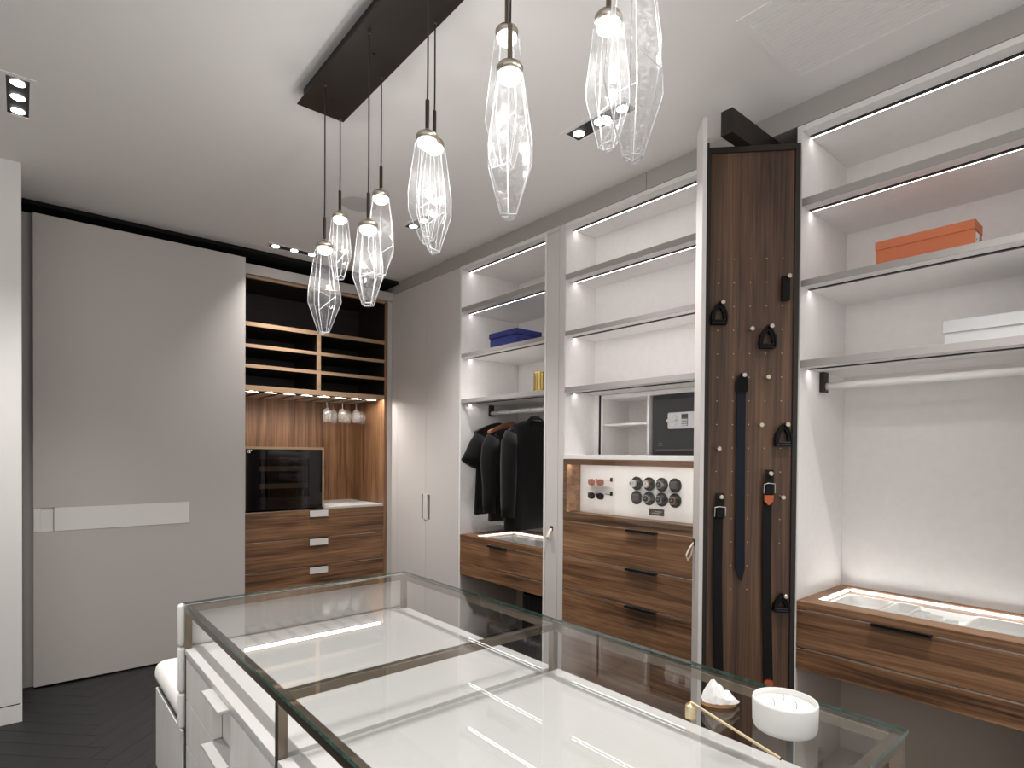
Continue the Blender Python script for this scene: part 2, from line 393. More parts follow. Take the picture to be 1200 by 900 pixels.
def insert_counter(t, y0, y1, xb, zc, iy0, iy1, ix0, ix1, hz=(.577, .494)):
    """walnut counter with a glazed jewellery inset, drawer below, lower rail"""
    bm = bmesh.new(); zb = zc-.031
    addbox(bm, XR, ix0, y0, y1, zb, zc); addbox(bm, ix1, xb, y0, y1, zb, zc)
    addbox(bm, ix0, ix1, iy1, y1, zb, zc); addbox(bm, ix0, ix1, y0, iy0, zb, zc)
    build('counter', bm, WAL_Y, t)
    wl = bmesh.new(); zt = .703
    addbox(wl, ix0, ix1, iy0, iy1, zt-.006, zt)
    for q in ((ix0-.004, ix0, iy0, iy1), (ix1, ix1+.004, iy0, iy1), (ix0, ix1, iy0-.004, iy0), (ix0, ix1, iy1, iy1+.004)):
        addbox(wl, *q, zt, zb)
    tr = build('jewellery_tray', wl, TRAYW, t)
    box('led_strip', tr, LEDT, ix1-.010, ix1-.002, iy0+.01, iy1-.01, zc-.012, zc-.006, 0)
    box('led_strip', tr, LEDT, ix0+.02, ix1-.02, iy1-.008, iy1-.002, zc-.012, zc-.006, 0)
    box('glass_lid', t, GLASS, ix0+.0005, ix1-.0005, iy0+.0005, iy1-.0005, zc-.005, zc, 0)
    # body of the drawer
    boxes('drawer_box', t, WAL_Y, [(2.406, xb, y0, y1, hz[1]+.002, .694)])
    box('edge_strip', t, STEEL, XR+.0015, 2.41, y0, y1, zb-.0045, zb-.0012, 0)
    d = box('drawer', t, WAL_Y, XR, 2.405, y0+.001, y1-.001, hz[0]+.006, zb-.005, .001)
    box('edge_strip', t, STEEL, XR+.0015, 2.41, y0, y1, hz[0]+.0005, hz[0]+.0045, 0)
    box('lower_rail', t, WAL_Y, XR, 2.405, y0, y1, hz[1], hz[0], .001)
    return d
def tab_pull(d, yc, zt, w=.186):
    bm = bmesh.new()
    addbox(bm, XR-.020, XR+.001, yc-w/2, yc+w/2, zt-.003, zt+.001); addbox(bm, XR-.020, XR-.018, yc-w/2, yc+w/2, zt-.009, zt+.001)
    build('pull', bm, BLACK, d, label='black tab pull')

# --- hanging closet with the clothes
t = thing('hanging_closet', 'open white closet bay with black clothes hung above a walnut drawer', 'closet', (2.68, 2.947, 0)); BAY1 = t
xb = 2.92
box('side_panel', t, INNER, XR, xb, 3.376, 3.395, 0, 2.670, .001); box('side_panel', t, INNER, XR, xb, 2.503, 2.519, 0, 2.670, .001)
box('back_panel', t, INNER, xb, xb+.02, 2.52, 3.375, .497, 2.670, 0); box('lower_back_panel', t, TAUPE, xb, xb+.02, 2.52, 3.375, 0, .497, 0)
box('lower_side_panel', t, TAUPE, 2.39, xb, 3.373, 3.3759, 0, .494, 0)
top_board(t, 2.5195, 3.3755, xb)
for zt, zb in SH: led_shelf(t, 2.5195, 3.3755, zt, zb, xb)
d = insert_counter(t, 2.5195, 3.3755, xb, .773, 2.60, 3.27, 2.44, 2.80)
tab_pull(d, 2.947, .737)
bm = bmesh.new(); tube(bm, [(2.655, 2.53, 1.645), (2.655, 3.37, 1.645)], .0155, 16)
r = build('clothes_rail', bm, WHITE, t, True)
for y in (2.5195, 3.3575):
    box('bracket', r, DKBRONZE, 2.635, 2.675, y, y+.018, 1.622, 1.703, .001)

# --- closed slim pull-out between the bays
t = thing('pull_out_cabinet', 'closed slim greige pull-out panel with a cream leather loop', 'cabinet', (2.55, 2.45, 0))
box('front_panel', t, CABW, XR, 2.403, 2.3985, 2.499, .004, 2.644, .001)
box('carcass', t, DARKFR, 2.406, 2.9, 2.40, 2.497, 0, 2.66, 0)
box('head_rail', t, CABW, XR, 2.403, 2.3975, 2.501, 2.647, 2.6715, .0)
box('strap_plate', t, DARKFR, XR-.004, XR, 2.432, 2.458, .898, .926, .001)
def loop(parent, pts, wv):
    bm = bmesh.new(); strip(bm, pts, wv, .0025); build('leather_loop', bm, CREAM_L, parent, label='cream leather loop')
loop(t, [(XR-.003, 2.445, .912), (XR-.018, 2.450, .885), (XR-.024, 2.455, .862), (XR-.018, 2.456, .845), (XR-.008, 2.452, .862), (XR-.003, 2.447, .905)], (0, .020, 0))

# --- display bay
t = thing('display_closet', 'white shelving bay with lit watch display and stacked walnut drawers', 'closet', (2.62, 1.795, 0)); BAY2 = t
y0, y1 = 1.238, 2.352; xb = 2.642
box('side_panel', t, CABW, XR, 2.93, 2.3525, 2.3955, 0, 2.670, .001); box('side_panel', t, INNER, XR, 2.93, 1.212, 1.237, 0, 2.670, .001)
box('side_lining', t, INNER, 2.392, xb, 2.3495, 2.3523, 1.345, 2.647, 0)
box('back_panel', t, INNER, xb, xb+.018, y0, y1-.003, 1.703, 2.647, 0); box('lower_back_panel', t, TAUPE, 2.91, 2.93, y0, y1, 0, 1.70, 0)
top_board(t, y0, y1, 2.9)
for zt, zb in SH: led_shelf(t, y0, y1-.003, zt, zb, xb)
# niche insert: cubby and safe housing
box('shadow_gap', t, BLACK, 2.6425, 2.65, 2.2945, 2.3122, 1.347, 1.70, 0)
box('niche_lining', t, INNER, 2.640, 2.643, 2.312, 2.3495, 1.345, 1.703, 0)
ins = box('cubby', t, INNER, 2.64, 2.9, 2.280, 2.294, 1.347, 1.70, .001)
box('cubby_side', ins, INNER, 2.64, 2.9, 1.946, 1.962, 1.347, 1.675, .001)
box('cubby_top', ins, INNER, 2.64, 2.9, 1.25, 2.280, 1.675, 1.70, .001)
box('cubby_back', ins, INNER, 2.885, 2.9, 1.25, 2.280, 1.347, 1.675, 0)
box('cubby_shelf', ins, INNER, 2.65, 2.885, 1.962, 2.280, 1.518, 1.530, .001)
box('niche_floor', t, INNER, XR, 2.9, y0, y1-.0005, 1.321, 1.346, .001)
# watch display
fr = bmesh.new()
addbox(fr, XR, 2.50, y0, y1, 1.297, 1.319); addbox(fr, XR, 2.50, y0, y1, .990, 1.0148); addbox(fr, XR, 2.394, y0, y1, 1.290, 1.297); addbox(fr, XR, 2.394, y0, y1, 1.0148, 1.019)
addbox(fr, XR, 2.50, 2.324, y1, 1.019, 1.290); addbox(fr, XR, 2.50, y0, y0+.028, 1.019, 1.290)
dc = build('display_frame', fr, WAL_Y, t)
box('display_back', dc, INNER, 2.5005, 2.512, y0+.001, y1-.001, .992, 1.317, 0)
box('led_strip', dc, LEDD, 2.400, 2.410, y0+.03, 2.318, 1.2950, 1.2965, 0)
box('led_strip', dc, LEDD, 2.400, 2.404, y0+.03, 2.318, 1.0150, 1.0165, 0)
for a, b in ((1.794, y1-.002), (y0+.001, 1.7905)):
    box('glass_door', t, GLASS, XR-.006, XR-.001, a, b, .992, 1.317, 0)
rows = ((.770, .964), (.579, .764), (.388, .573), (.197, .382))
box('drawer_case', t, TAUPE, 2.408, 2.9, y0, y1, .09, .988, 0)
box('top_rail', t, WAL_Y, XR, 2.405, y0, y1, .968, .988, .0005)
for a, b in rows:
    d = box('drawer', t, WAL_Y, XR, 2.405, y0+.001, y1-.001, a, b, .001)
    tab_pull(d, 1.795, b)
    box('edge_strip', t, STEEL, XR+.001, 2.406, y0, y1, b+.0012, b+.004, 0)
box('bottom_panel', t, WAL_Y, XR, 2.405, y0, y1, .02, .192, .001)
# watch winders
WIN = [(y, z) for z in (1.197, 1.121) for y in (1.916, 1.837, 1.758, 1.679)]
for i, (y, z) in enumerate(WIN):
    bm = bmesh.new()
    rings = [[(x, y+r*math.cos(a*math.pi/12), z+r*math.sin(a*math.pi/12)) for a in range(24)] for r, x in ((.035, 2.5003), (.036, 2.494), (.033, 2.490), (.030, 2.498))]
    ring_loft(bm, rings)
    w = build('watch_winder', bm, BLACK, t)
    bm = bmesh.new(); addbox(bm, 2.476, 2.4965, y-.024, y+.024, z-.021, z+.021, .008); build('winder_cushion', bm, BROWNP, w)
for z, lens, lab, fm in ((1.196, ROSE, 'rose tinted sunglasses on the upper display peg', RGOLD), (1.119, BLKLENS, 'dark sunglasses on the lower display peg', BLACK)):
    s = thing('sunglasses', lab, 'sunglasses', (2.48, 2.176, z))
    for y in (2.211, 2.145):
        bm = bmesh.new()
        out = [(y + .026*math.copysign(abs(math.cos(a))**.75, math.cos(a)), z-.003 + .0165*math.copysign(abs(math.sin(a))**.8, math.sin(a))*(1 if math.sin(a) > 0 else 1.12)) for a in [i*math.pi/10 for i in range(20)]]
        ring_loft(bm, [[(2.468, p, q) for p, q in out], [(2.470, p, q) for p, q in out]])
        ln = build('lens', bm, lens, s)
        bm = bmesh.new(); pts = [(2.469, p, q) for p, q in out]; tube(bm, pts + [pts[0]], .0017, 6); build('rim', bm, fm, ln)
    bm = bmesh.new(); tube(bm, [(2.469, 2.189, z+.003), (2.466, 2.178, z+.007), (2.469, 2.167, z+.003)], .0018, 6); build('bridge', bm, fm, s)
    for y, y2 in ((2.240, 2.238), (2.116, 2.092)):
        bm = bmesh.new(); tube(bm, [(2.469, y, z+.010), (2.476, y, z+.011), (2.494, y2, z+.008)], .0016, 6); build('temple_arm', bm, fm, s)
    bm = bmesh.new(); tube(bm, [(2.5003, 2.178, z+.004), (2.472, 2.178, z+.004)], .0035, 8); addbox(bm, 2.471, 2.474, 2.174, 2.182, z-.006, z+.016); build('display_peg', bm, BLACK, t)
    bm = bmesh.new(); addbox(bm, 2.486, 2.5003, 2.083, 2.091, z+.002, z+.024, .001); build('display_peg', bm, BLACK, t)
bm = bmesh.new(); addbox(bm, 2.494, 2.5003, 1.744, 1.834, 1.036, 1.070, .001)
sc = build('winder_control', bm, SCREEN, t)
boxes('display_text', sc, plain('screen_text', (.25, .22, .21), .5), [(2.4935, 2.4942, 1.755, 1.80, 1.055, 1.059), (2.4935, 2.4942, 1.77, 1.815, 1.046, 1.050)])
def watch(i, lab, case, dial, strapm):
    y, z = WIN[i]
    w = thing('wrist_watch', lab, 'watch', (2.475, y, z))
    bm = bmesh.new()
    rings = [[(x, y+.0195*math.cos(a*math.pi/10), z+.0195*math.sin(a*math.pi/10)) for a in range(20)] for x in (2.4750, 2.4670)]
    ring_loft(bm, rings); build('watch_case', bm, case, w)
    bm = bmesh.new()
    rings = [[(x, y+.0155*math.cos(a*math.pi/10), z+.0155*math.sin(a*math.pi/10)) for a in range(20)] for x in (2.4670, 2.4660)]
    ring_loft(bm, rings); dl = build('dial', bm, dial, w)
    boxes('watch_hands', dl, STEEL if dial is DIALK else BLACK, [(2.4654, 2.4659, y-.001, y+.001, z, z+.011), (2.4654, 2.4659, y, y+.009, z-.001, z+.001)])
    bm = bmesh.new(); strip(bm, [(2.4705, y+.019, z), (2.4700, y+.0245, z), (2.4775, y+.027, z), (2.498, y+.0275, z), (2.498, y+.024, z)], (0, 0, .017), .003)
    strip(bm, [(2.4705, y-.019, z), (2.4700, y-.0245, z), (2.4775, y-.027, z), (2.498, y-.0275, z), (2.498, y-.024, z)], (0, 0, .017), .003)
    build('watch_strap', bm, strapm, w)
watch(0, 'steel watch with a pale dial, at the sunglasses end of the upper winders', STEEL, DIAL, LEATHER)
watch(1, 'rose gold cased watch with a pale dial on an upper winder', RGOLD, DIAL, LEATHER)
watch(2, 'steel watch with a dark dial beside the empty upper winder', STEEL, DIALK, STEEL)
watch(5, 'steel watch with a dark dial next to the empty lower winder', STEEL, DIALK, STEEL)
watch(6, 'steel watch with a dark dial between two watches on the lower winders', STEEL, DIALK, LEATHER)
watch(7, 'rose gold trimmed watch with a dark dial at the end of the lower winders', RGOLD, DIALK, LEATHER)
# safe
s = thing('safe', 'charcoal steel safe with a pale keypad panel in the white niche', 'safe', (2.76, 1.70, 1.3475))
box('safe_body', s, SAFE, 2.648, 2.875, 1.43, 1.930, 1.3475, 1.672, .003)
dd = box('safe_door', s, SAFE, 2.638, 2.6478, 1.455, 1.905, 1.376, 1.650, .002)
boxes('door_edge_line', dd, plain('grey_line', (.16, .16, .165), .4), [(2.637, 2.6385, 1.458, 1.9, 1.374, 1.3785)])
boxes('maker_plate', dd, MATS['grey_line'], [(2.6372, 2.6385, 1.852, 1.888, 1.398, 1.403), (2.6372, 2.6385, 1.862, 1.878, 1.408, 1.413)])
kp = box('keypad_panel', dd, SAFEP, 2.622, 2.6379, 1.60, 1.818, 1.487, 1.573, .006, label='pale grey keypad panel')
bm = bmesh.new()
rings = [[(x, 1.783+r*math.cos(a*math.pi/12), 1.53+r*math.sin(a*math.pi/12)) for a in range(24)] for r, x in ((.032, 2.622), (.030, 2.616), (.024, 2.6145))]
ring_loft(bm, rings); addbox(bm, 2.602, 2.6145, 1.755, 1.811, 1.524, 1.536, .002); build('turn_knob', bm, SAFEP, kp)
bm = bmesh.new(); lst = [(2.6205, 2.6221, 1.692, 1.730, 1.540, 1.562), (2.6205, 2.6221, 1.692, 1.730, 1.500, 1.539)]
build_k = boxes('keypad_field', kp, DKGREY, lst)
boxes('keys', kp, SAFEP, [(2.6196, 2.6206, 1.694+.0092*i, 1.7015+.0092*i, 1.5015+.0125*j, 1.511+.0125*j) for i in range(4) for j in range(3)])

# --- opened pull-out with belts (turned on its hinge towards the island)
ANG = math.atan2(-.73279349, .6804511)
t = thing('belt_pull_out', 'opened walnut pull-out board with knobs for hanging belts and ties', 'pull-out', (2.012, 1.226, 0), ANG)
ORG[t] = Vector((0, 0, 0)); PO = t
box('front_panel', t, CABW, -.016, 0, 0, .121, .004, 2.645, .001)
bd = box('board', t, WAL_SHADED, .034, .353, .094, .115, .06, 2.549, 0)
bm = bmesh.new(); addbox(bm, .018, .372, .086, .118, 2.549, 2.572, .001); addbox(bm, .353, .372, .086, .118, .04, 2.549, .001); addbox(bm, .018, .034, .086, .118, .04, 2.549, .001); addbox(bm, .0, .0185, .05, .118, .04, 2.572)
build('board_frame', bm, DARKFR, t)
scr = bmesh.new(); KN = [(.254, 1.657), (.231, 1.469), (.071, 1.375), (.315, 1.186), (.191, 1.847)]
for row in range(15):
    z = 2.129 - .0938*row
    for c in (.067, .128, .190, .251, .312):
        n = 8; V = [[(c+.0019*math.cos(a*math.pi/4), y, z+.0019*math.sin(a*math.pi/4)) for a in range(n)] for y in (.0942, .0928)]
        if row in (13, 14) and c > .3: continue
        ring_loft(scr, V)
build('screw_sockets', scr, plain('brass_socket', (.55, .42, .28), .35, metal=.8), bd, kind='stuff')
def knob(x, z):
    bm = bmesh.new(); V = [[(x+r*math.cos(a*math.pi/8), y, z+r*math.sin(a*math.pi/8)) for a in range(16)] for r, y in ((.0035, .0942), (.0035, .070), (.0088, .069), (.0088, .061), (.0072, .0598))]
    ring_loft(bm, V); build('hanging_knob', bm, NICKEL, bd, label='round nickel knob')
for k in KN: knob(*k)
box('strap_plate', t, DARKFR, -.020, -.016, .075, .101, .985, 1.013, .001)
loop(t, [(-.018, .088, 1.0), (-.035, .091, .972), (-.046, .094, .945), (-.040, .095, .925), (-.028, .092, .945), (-.018, .089, .995)], (0, .018, 0))
# carrier rail stays on the cabinet axes
t2 = thing('carrier_beam', 'dark steel beam running out above the belt board', 'beam', (2.40, 1.174, 2.574))
box('beam', t2, DARKFR, 2.058, 2.80, 1.150, 1.198, 2.574, 2.668, .001)
# dark slot it slides from
t3 = thing('pull_out_housing', 'dark empty housing slot behind the opened belt board', 'cabinet', (2.68, 1.13, 0))
box('side_panel', t3, DARKFR, 2.39, 2.93, 1.0525, 1.056, 0, 2.671, 0); box('side_panel', t3, DARKFR, 2.39, 2.93, 1.206, 1.2115, 0, 2.671, 0)
box('back_panel', t3, DARKFR, 2.93, 2.945, 1.0525, 1.2115, 0, 2.671, 0)
def hung(name, lab, cat, x, z, group=None):
    """thing hung on the board; returned empty shares the board's turn"""
    o = thing(name, lab, cat, (2.012, 1.226, 0), ANG, group); 
    w = Vector((2.012, 1.226, 0)) + Vector((.6804511*x + .73279349*.07, -.73279349*x + .6804511*.07, z))
    o.location = w; ORG[o] = Vector((x, .07, z)); knob(x, z)
    return o
def coil(lab, x, z, w=.03, h=.082, skew=-.010):
    o = hung('coiled_belt', lab, 'belt', x, z)
    pts = []
    out = [(0, .004), (-.014, -.012), (-.028, -.036), (-.031, -.060), (-.030, -h), (.026, -h), (.027, -.060), (.024, -.036), (.012, -.012), (0, .004)]
    bm = bmesh.new()
    strip(bm, [(x+skew+p*w/.03, .079, z+q) for p, q in out], (0, .026, 0), .006)
    strip(bm, [(x+skew+p*.70*w/.03, .081, z-.012+q*.72) for p, q in out], (0, .020, 0), .009)
    build('belt_strap', bm, LEATHER, o)
    bm = bmesh.new(); tube(bm, [(x+skew-.026, .066, z-h+.004), (x+skew+.022, .066, z-h+.004), (x+skew+.022, .066, z-h+.012), (x+skew-.026, .066, z-h+.012), (x+skew-.026, .066, z-h+.004)], .0018, 6)
    build('buckle', bm, BLACK, o)
coil('black belt hung in a loop beside the upper left knob of the board', .080, 1.953)
coil('black belt hung in a filled loop right of the lone upper knob', .265, 1.856)
coil('black belt hung in a loop level with the safe on the board edge', .329, 1.471)
coil('black belt hung in a small loop near the board foot', .330, .799, h=.062)
o = hung('folded_strap', 'short black folded strap hanging from the topmost knob', 'strap', .328, 2.049)
bm = bmesh.new(); strip(bm, [(.320, .082, 2.052), (.319, .078, 2.03), (.319, .078, 1.99), (.319, .080, 1.957)], (.030, 0, 0), .012); build('strap', bm, LEATHER, o)
o = hung('navy_tie', 'long navy tie with a pointed end hanging down the board', 'tie', .164, 1.665)
bm = bmesh.new(); ring_loft(bm, [[(.159-w, .086, zz), (.159+w, .086, zz), (.159+w*.8, .070, zz), (.159-w*.8, .070, zz)] for w, zz in ((.008, 1.674), (.019, 1.660), (.025, 1.640), (.026, 1.606), (.018, 1.598))]); build('knotted_top', bm, BLKFAB, o)
bm = bmesh.new()
V = [[(.157-w+dx, .084, zz), (.157+w+dx, .084, zz), (.157+w+dx, .077, zz), (.157-w+dx, .077, zz)] for w, dx, zz in ((.0165, 0, 1.64), (.0165, 0, 1.3), (.0175, .001, 1.05), (.0175, .003, .90), (.002, .008, .852))]
ring_loft(bm, V); build('tie_blade', bm, NAVY, o)
def belt(lab, x, z, zend, keeper, tip):
    o = hung('hanging_belt', lab, 'belt', x, z)
    bm = bmesh.new(); strip(bm, [(x-.002, .081, z+.014), (x-.002, .076, z-.005), (x-.003, .074, z-.04)], (.032, 0, 0), .004); build('belt_end', bm, LEATHER, o)
    bm = bmesh.new(); tube(bm, [(x-.024, .070, z-.078), (x-.024, .066, z-.042), (x-.010, .062, z-.038), (x+.016, .064, z-.040), (x+.018, .070, z-.075)], .0022, 6); build('buckle', bm, STEEL, o)
    bm = bmesh.new(); addbox(bm, x-.020, x+.013, .066, .082, z-.085, z-.045, .004); build('keeper', bm, LEATHER, o)
    if keeper:
        bm = bmesh.new(); V = [[(x-.022+a, .080, zz), (x+.012-a, .080, zz), (x+.012-a, .068, zz), (x-.022+a, .068, zz)] for a, zz in ((0, z-.085), (0, z-.108), (.015, z-.124))]
        ring_loft(bm, V); build('orange_tip', bm, ORANGE_L, o, label='orange leather tip')
    bm = bmesh.new()
    strip(bm, [(x-.006, .084, z-.04), (x-.007, .083, z-.3), (x-.004, .083, z-.5), (x+.004, .083, zend+.05), (x+.006, .083, zend)], (.033, 0, 0), .006); build('belt_strap', bm, LEATHER, o)
    if tip:
        bm = bmesh.new(); V = [[(x+.006-w, .086, zz), (x+.006+w, .086, zz), (x+.006+w, .080, zz), (x+.006-w, .080, zz)] for w, zz in ((.004, zend+.012), (.0165, zend-.01), (.0165, zend-.05))]
        ring_loft(bm, V); build('orange_tip', bm, ORANGE_L, o, label='orange leather tip')
belt('long plain black belt with steel buckle beside the navy tie', .082, 1.184, .40, False, False)
belt('long black belt with an orange leather tip and steel buckle', .268, 1.279, .462, True, True)

# --- wardrobe bay at the right
t = thing('wardrobe_bay', 'open white wardrobe bay with empty rail above a glazed walnut drawer', 'wardrobe', (2.62, .667, 0)); BAY3 = t
y0, y1, xb = .300, 1.031, 2.842
box('side_panel', t, INNER, XR, xb+.02, 1.0315, 1.052, 0, 2.670, .001); box('side_panel', t, INNER, XR, xb+.02, .279, .2995, 0, 2.670, .001)
box('back_panel', t, INNER, xb, xb+.02, y0, y1, .497, 2.670, 0); box('lower_back_panel', t, TAUPE, xb, xb+.02, y0, y1, 0, .497, 0)
box('lower_side_panel', t, TAUPE, 2.39, xb, 1.0285, 1.0313, 0, .494, 0)
box('base_board', t, TAUPE, 2.40, xb, y0, 1.028, 0, .03, 0)
top_board(t, y0, y1, xb)
for zt, zb in SH: led_shelf(t, y0, y1, zt, zb, xb)
d = insert_counter(t, y0, y1, xb, .768, .335, .985, 2.472, 2.802)
tab_pull(d, .667, .737)
bm = bmesh.new(); tube(bm, [(2.598, .305, 1.643), (2.598, 1.02, 1.643)], .0155, 16)
r = build('clothes_rail', bm, WHITE, t, True)
for y in (.3005, 1.0125):
    box('bracket', r, DKBRONZE, 2.575, 2.622, y, y+.018, 1.618, 1.702, .001)
# closed fronts further along the wall
t = thing('closed_wardrobe', 'closed greige wardrobe fronts past the empty rail bay', 'wardrobe', (2.65, -.5, 0))
box('carcass', t, GREIGE2, 2.407, 2.97, -1.28, .275, 0, 2.67, 0)
for k in range(3): box('door', t, CABW, XR, 2.406, -1.28+.518*k, -.765+.518*k, .06, 2.668, .001)

# ================================================================== BAR ON THE BACK WALL
YB = 4.38; YN = 5.01
t = thing('bar_cabinet', 'walnut drinks cabinet with open dark shelves and drawers beside the sliding door', 'cabinet', (1.77, 4.69, 0)); BAR = t
bx0, bx1 = 1.190, 2.345
box('cornice', t, GREIGE, bx0, 2.384, YB-.02, YB+.03, 2.612, 2.684, .001)
box('top_panel', t, WAL_UNLIT, bx0, bx1, YB+.03, YN, 2.605, 2.63, 0)
box('head_rail', t, WAL_E, bx0, bx1, YB, YB+.028, 2.590, 2.611, .001)
box('side_panel', t, WAL_Z, 2.318, bx1, YB+.001, YN, .02, 1.79, .0); box('side_panel', t, WAL_Z, bx0, bx0+.02, YB+.001, YN, .02, 1.79, .0)
sp = box('upper_side_panel', t, WAL_UNLIT, 2.318, bx1, YB+.004, YN, 1.79, 2.605, 0); box('edge_band', sp, WAL_Z, 2.318, bx1, YB, YB+.004, 1.79, 2.60, 0)
box('upper_side_panel', t, WAL_UNLIT, bx0, bx0+.02, YB+.001, YN, 1.79, 2.605, 0)
box('filler_panel', t, GREIGE, bx1+.001, 2.384, YB-.004, YB+.03, .003, 2.612, .001)
box('upper_back_panel', t, WAL_UNLIT, bx0, bx1, YN-.14, YN-.12, 1.80, 2.605, 0)
box('back_panel', t, WAL_Z, bx0+.02, 2.318, YN, YN+.018, .02, 1.80, 0)
SHB = ((2.279, 2.249), (2.121, 2.096), (1.976, 1.951))
for zt, zb in SHB:
    s = box('shelf', t, WAL_UNLIT, bx0+.02, 2.318, YB+.008, YN-.14, zb, zt, 0)
    box('edge_band', s, WAL_E, bx0+.02, 2.318, YB+.002, YB+.008, zb, zt, .0005)
s = box('divider', t, WAL_UNLIT, 1.747, 1.773, YB+.008, YN-.14, 1.826, 2.2485, 0); box('edge_band', s, WAL_E, 1.744, 1.776, YB+.0015, YB+.008, 1.826, 2.2485, .0005)
s = box('bottom_shelf', t, WAL_UNLIT, bx0+.02, 2.318, YB+.008, YN, 1.797, 1.826, 0); box('edge_band', s, WAL_E, bx0+.02, 2.318, YB+.002, YB+.010, 1.789, 1.826, .0005)
box('led_strip', s, LEDBAR, bx0+.04, 2.30, YB+.014, YB+.030, 1.7915, 1.7968, 0)
for k in range(8):
    x = 1.285 + .135*k
    bm = bmesh.new(); addbox(bm, x-.045, x+.045, YB+.06, YN-.10, 1.7835, 1.7865); addbox(bm, x-.010, x+.010, YB+.06, YN-.10, 1.7865, 1.797)
    build('stemware_rail', bm, RAILM, t)
# counter and drawers
box('counter', t, ISLTOP, 1.803, 2.318, YB+.012, YN, .905, .922, .001)
box('drawer_case', t, WAL_Y, bx0+.02, 2.318, YB+.024, YN, .05, .904, 0)
for k, zt in enumerate((.906, .687, .468, .249)):
    d = box('drawer', t, WAL_X, bx0+.021, 2.3165, YB, YB+.022, zt-.215, zt, .001)
    bm = bmesh.new(); addbox(bm, 1.690, 1.834, YB-.010, YB-.007, zt-.054, zt-.004, .0005); addbox(bm, 1.690, 1.834, YB-.010, YB+.001, zt-.007, zt-.004)
    h = build('pull', bm, SILVER, d, label='pale metal pull plate')
    box('pull_slot', h, BLACK, 1.690, 1.834, YB-.0095, YB+.0015, zt-.0038, zt+.003, 0)
    box('edge_strip', t, STEEL, bx0+.02, 2.318, YB+.003, YB+.022, zt+.0004, zt+.0035, 0)
# wine cooler
t = thing('wine_cooler', 'black glass wine cooler in a walnut surround on the bar', 'wine cooler', (1.51, 4.62, .9225))
wx0, wx1 = 1.214, 1.802
bm = bmesh.new()
addbox(bm, wx0, wx1, YB-.004, 4.92, 1.369, 1.386); addbox(bm, wx1-.014, wx1, YB-.004, 4.92, .9235, 1.369); addbox(bm, wx0, wx0+.012, YB-.004, 4.92, .9235, 1.369)
su = build('surround', bm, WAL_E, t)
bm = bmesh.new()
addbox(bm, wx0+.013, wx1-.015, 4.90, 4.915, .9235, 1.368); addbox(bm, wx0+.013, wx0+.018, YB+.03, 4.90, .93, 1.36); addbox(bm, wx1-.02, wx1-.015, YB+.03, 4.90, .93, 1.36)
addbox(bm, wx0+.013, wx1-.015, YB+.03, 4.90, .9235, .932); addbox(bm, wx0+.013, wx1-.015, YB+.03, 4.90, 1.36, 1.368)
build('cooler_cabinet', bm, BLACK, t)
bm = bmesh.new()
addbox(bm, wx0+.013, wx0+.105, YB-.002, YB+.02, .9235, 1.368); addbox(bm, wx1-.115, wx1-.015, YB-.002, YB+.02, .9235, 1.368)
addbox(bm, wx0+.105, wx1-.115, YB-.002, YB+.02, .9235, 1.015); addbox(bm, wx0+.105, wx1-.115, YB-.002, YB+.02, 1.295, 1.368)
dd = build('cooler_door', bm, BLKGL, t)
box('door_glass', dd, GLASSBLK, wx0+.105, wx1-.115, YB-.002, YB+.004, 1.015, 1.295, 0)
for z in (1.075, 1.205): box('rack', t, RACK, wx0+.03, wx1-.03, YB+.06, YB+.085, z, z+.036, .001)
for z in (1.075, 1.205):
    boxes('rack_rods', t, BLACK, [(wx0+.05+.07*k, wx0+.056+.07*k, YB+.085, 4.85, z+.01, z+.016) for k in range(8)])
box('cooler_lamp', t, emis('cooler_led', (1, .9, .75), 9.0), wx0+.15, wx1-.15, 4.6, 4.62, 1.355, 1.3595, 0)
txt = bpy.data.curves.new('temperature_readout', 'FONT'); txt.body = '12\u00b0'; txt.size = .028; txt.extrude = .0003
to = bpy.data.objects.new('temperature_readout', txt)
bpy.context.view_layer.update()
me = None
COL.objects.link(to); bpy.context.view_layer.update()
me = bpy.data.meshes.new_from_object(to.evaluated_get(bpy.context.evaluated_depsgraph_get())); bpy.data.objects.remove(to)
me.transform(Matrix.Translation((wx0+.018, YB-.0026, 1.342)) @ Matrix.Rotation(math.pi/2, 4, 'X')); me.transform(Matrix.Translation(-ORG[dd]))
me.materials.clear(); me.materials.append(emis('readout', (.8, .85, .9), .7)); to = bpy.data.objects.new('temperature_readout', me); setp(to, dd)
# hanging stemware
bm = bmesh.new()
prof = [(.033, 1.7755), (.031, 1.7735), (.005, 1.770), (.0035, 1.76), (.0035, 1.70), (.008, 1.692), (.026, 1.676), (.034, 1.650), (.034, 1.620), (.029, 1.580), (.0275, 1.580), (.0325, 1.620), (.0325, 1.650), (.025, 1.675), (.004, 1.692)]
lathe(bm, [(r, z-1.7755) for r, z in prof], n=20, cap=True)
me = bpy.data.meshes.new('wine_glass'); bmesh.ops.recalc_face_normals(bm, faces=bm.faces); bm.to_mesh(me); bm.free(); me.materials.append(WINEGL)
for p in me.polygons: p.use_smooth = True
GX0 = (1.909, 2.040, 2.163); GX1 = (2.018, 2.146, 2.276)
ORD = ('first', 'second', 'third')
for row, (y, xs) in enumerate(((4.58, GX0), (4.71, GX1))):
    for k, x in enumerate(xs):
        o = bpy.data.objects.new('wine_glass', me); COL.objects.link(o); o.location = (x, y, 1.7925)
        tag(o, 'upturned wine glass, %s from the walnut side in the %s row of the rack' % (ORD[2-k], ('front', 'back')[row]), 'wine glass', 'wine glasses hanging in the bar rack')

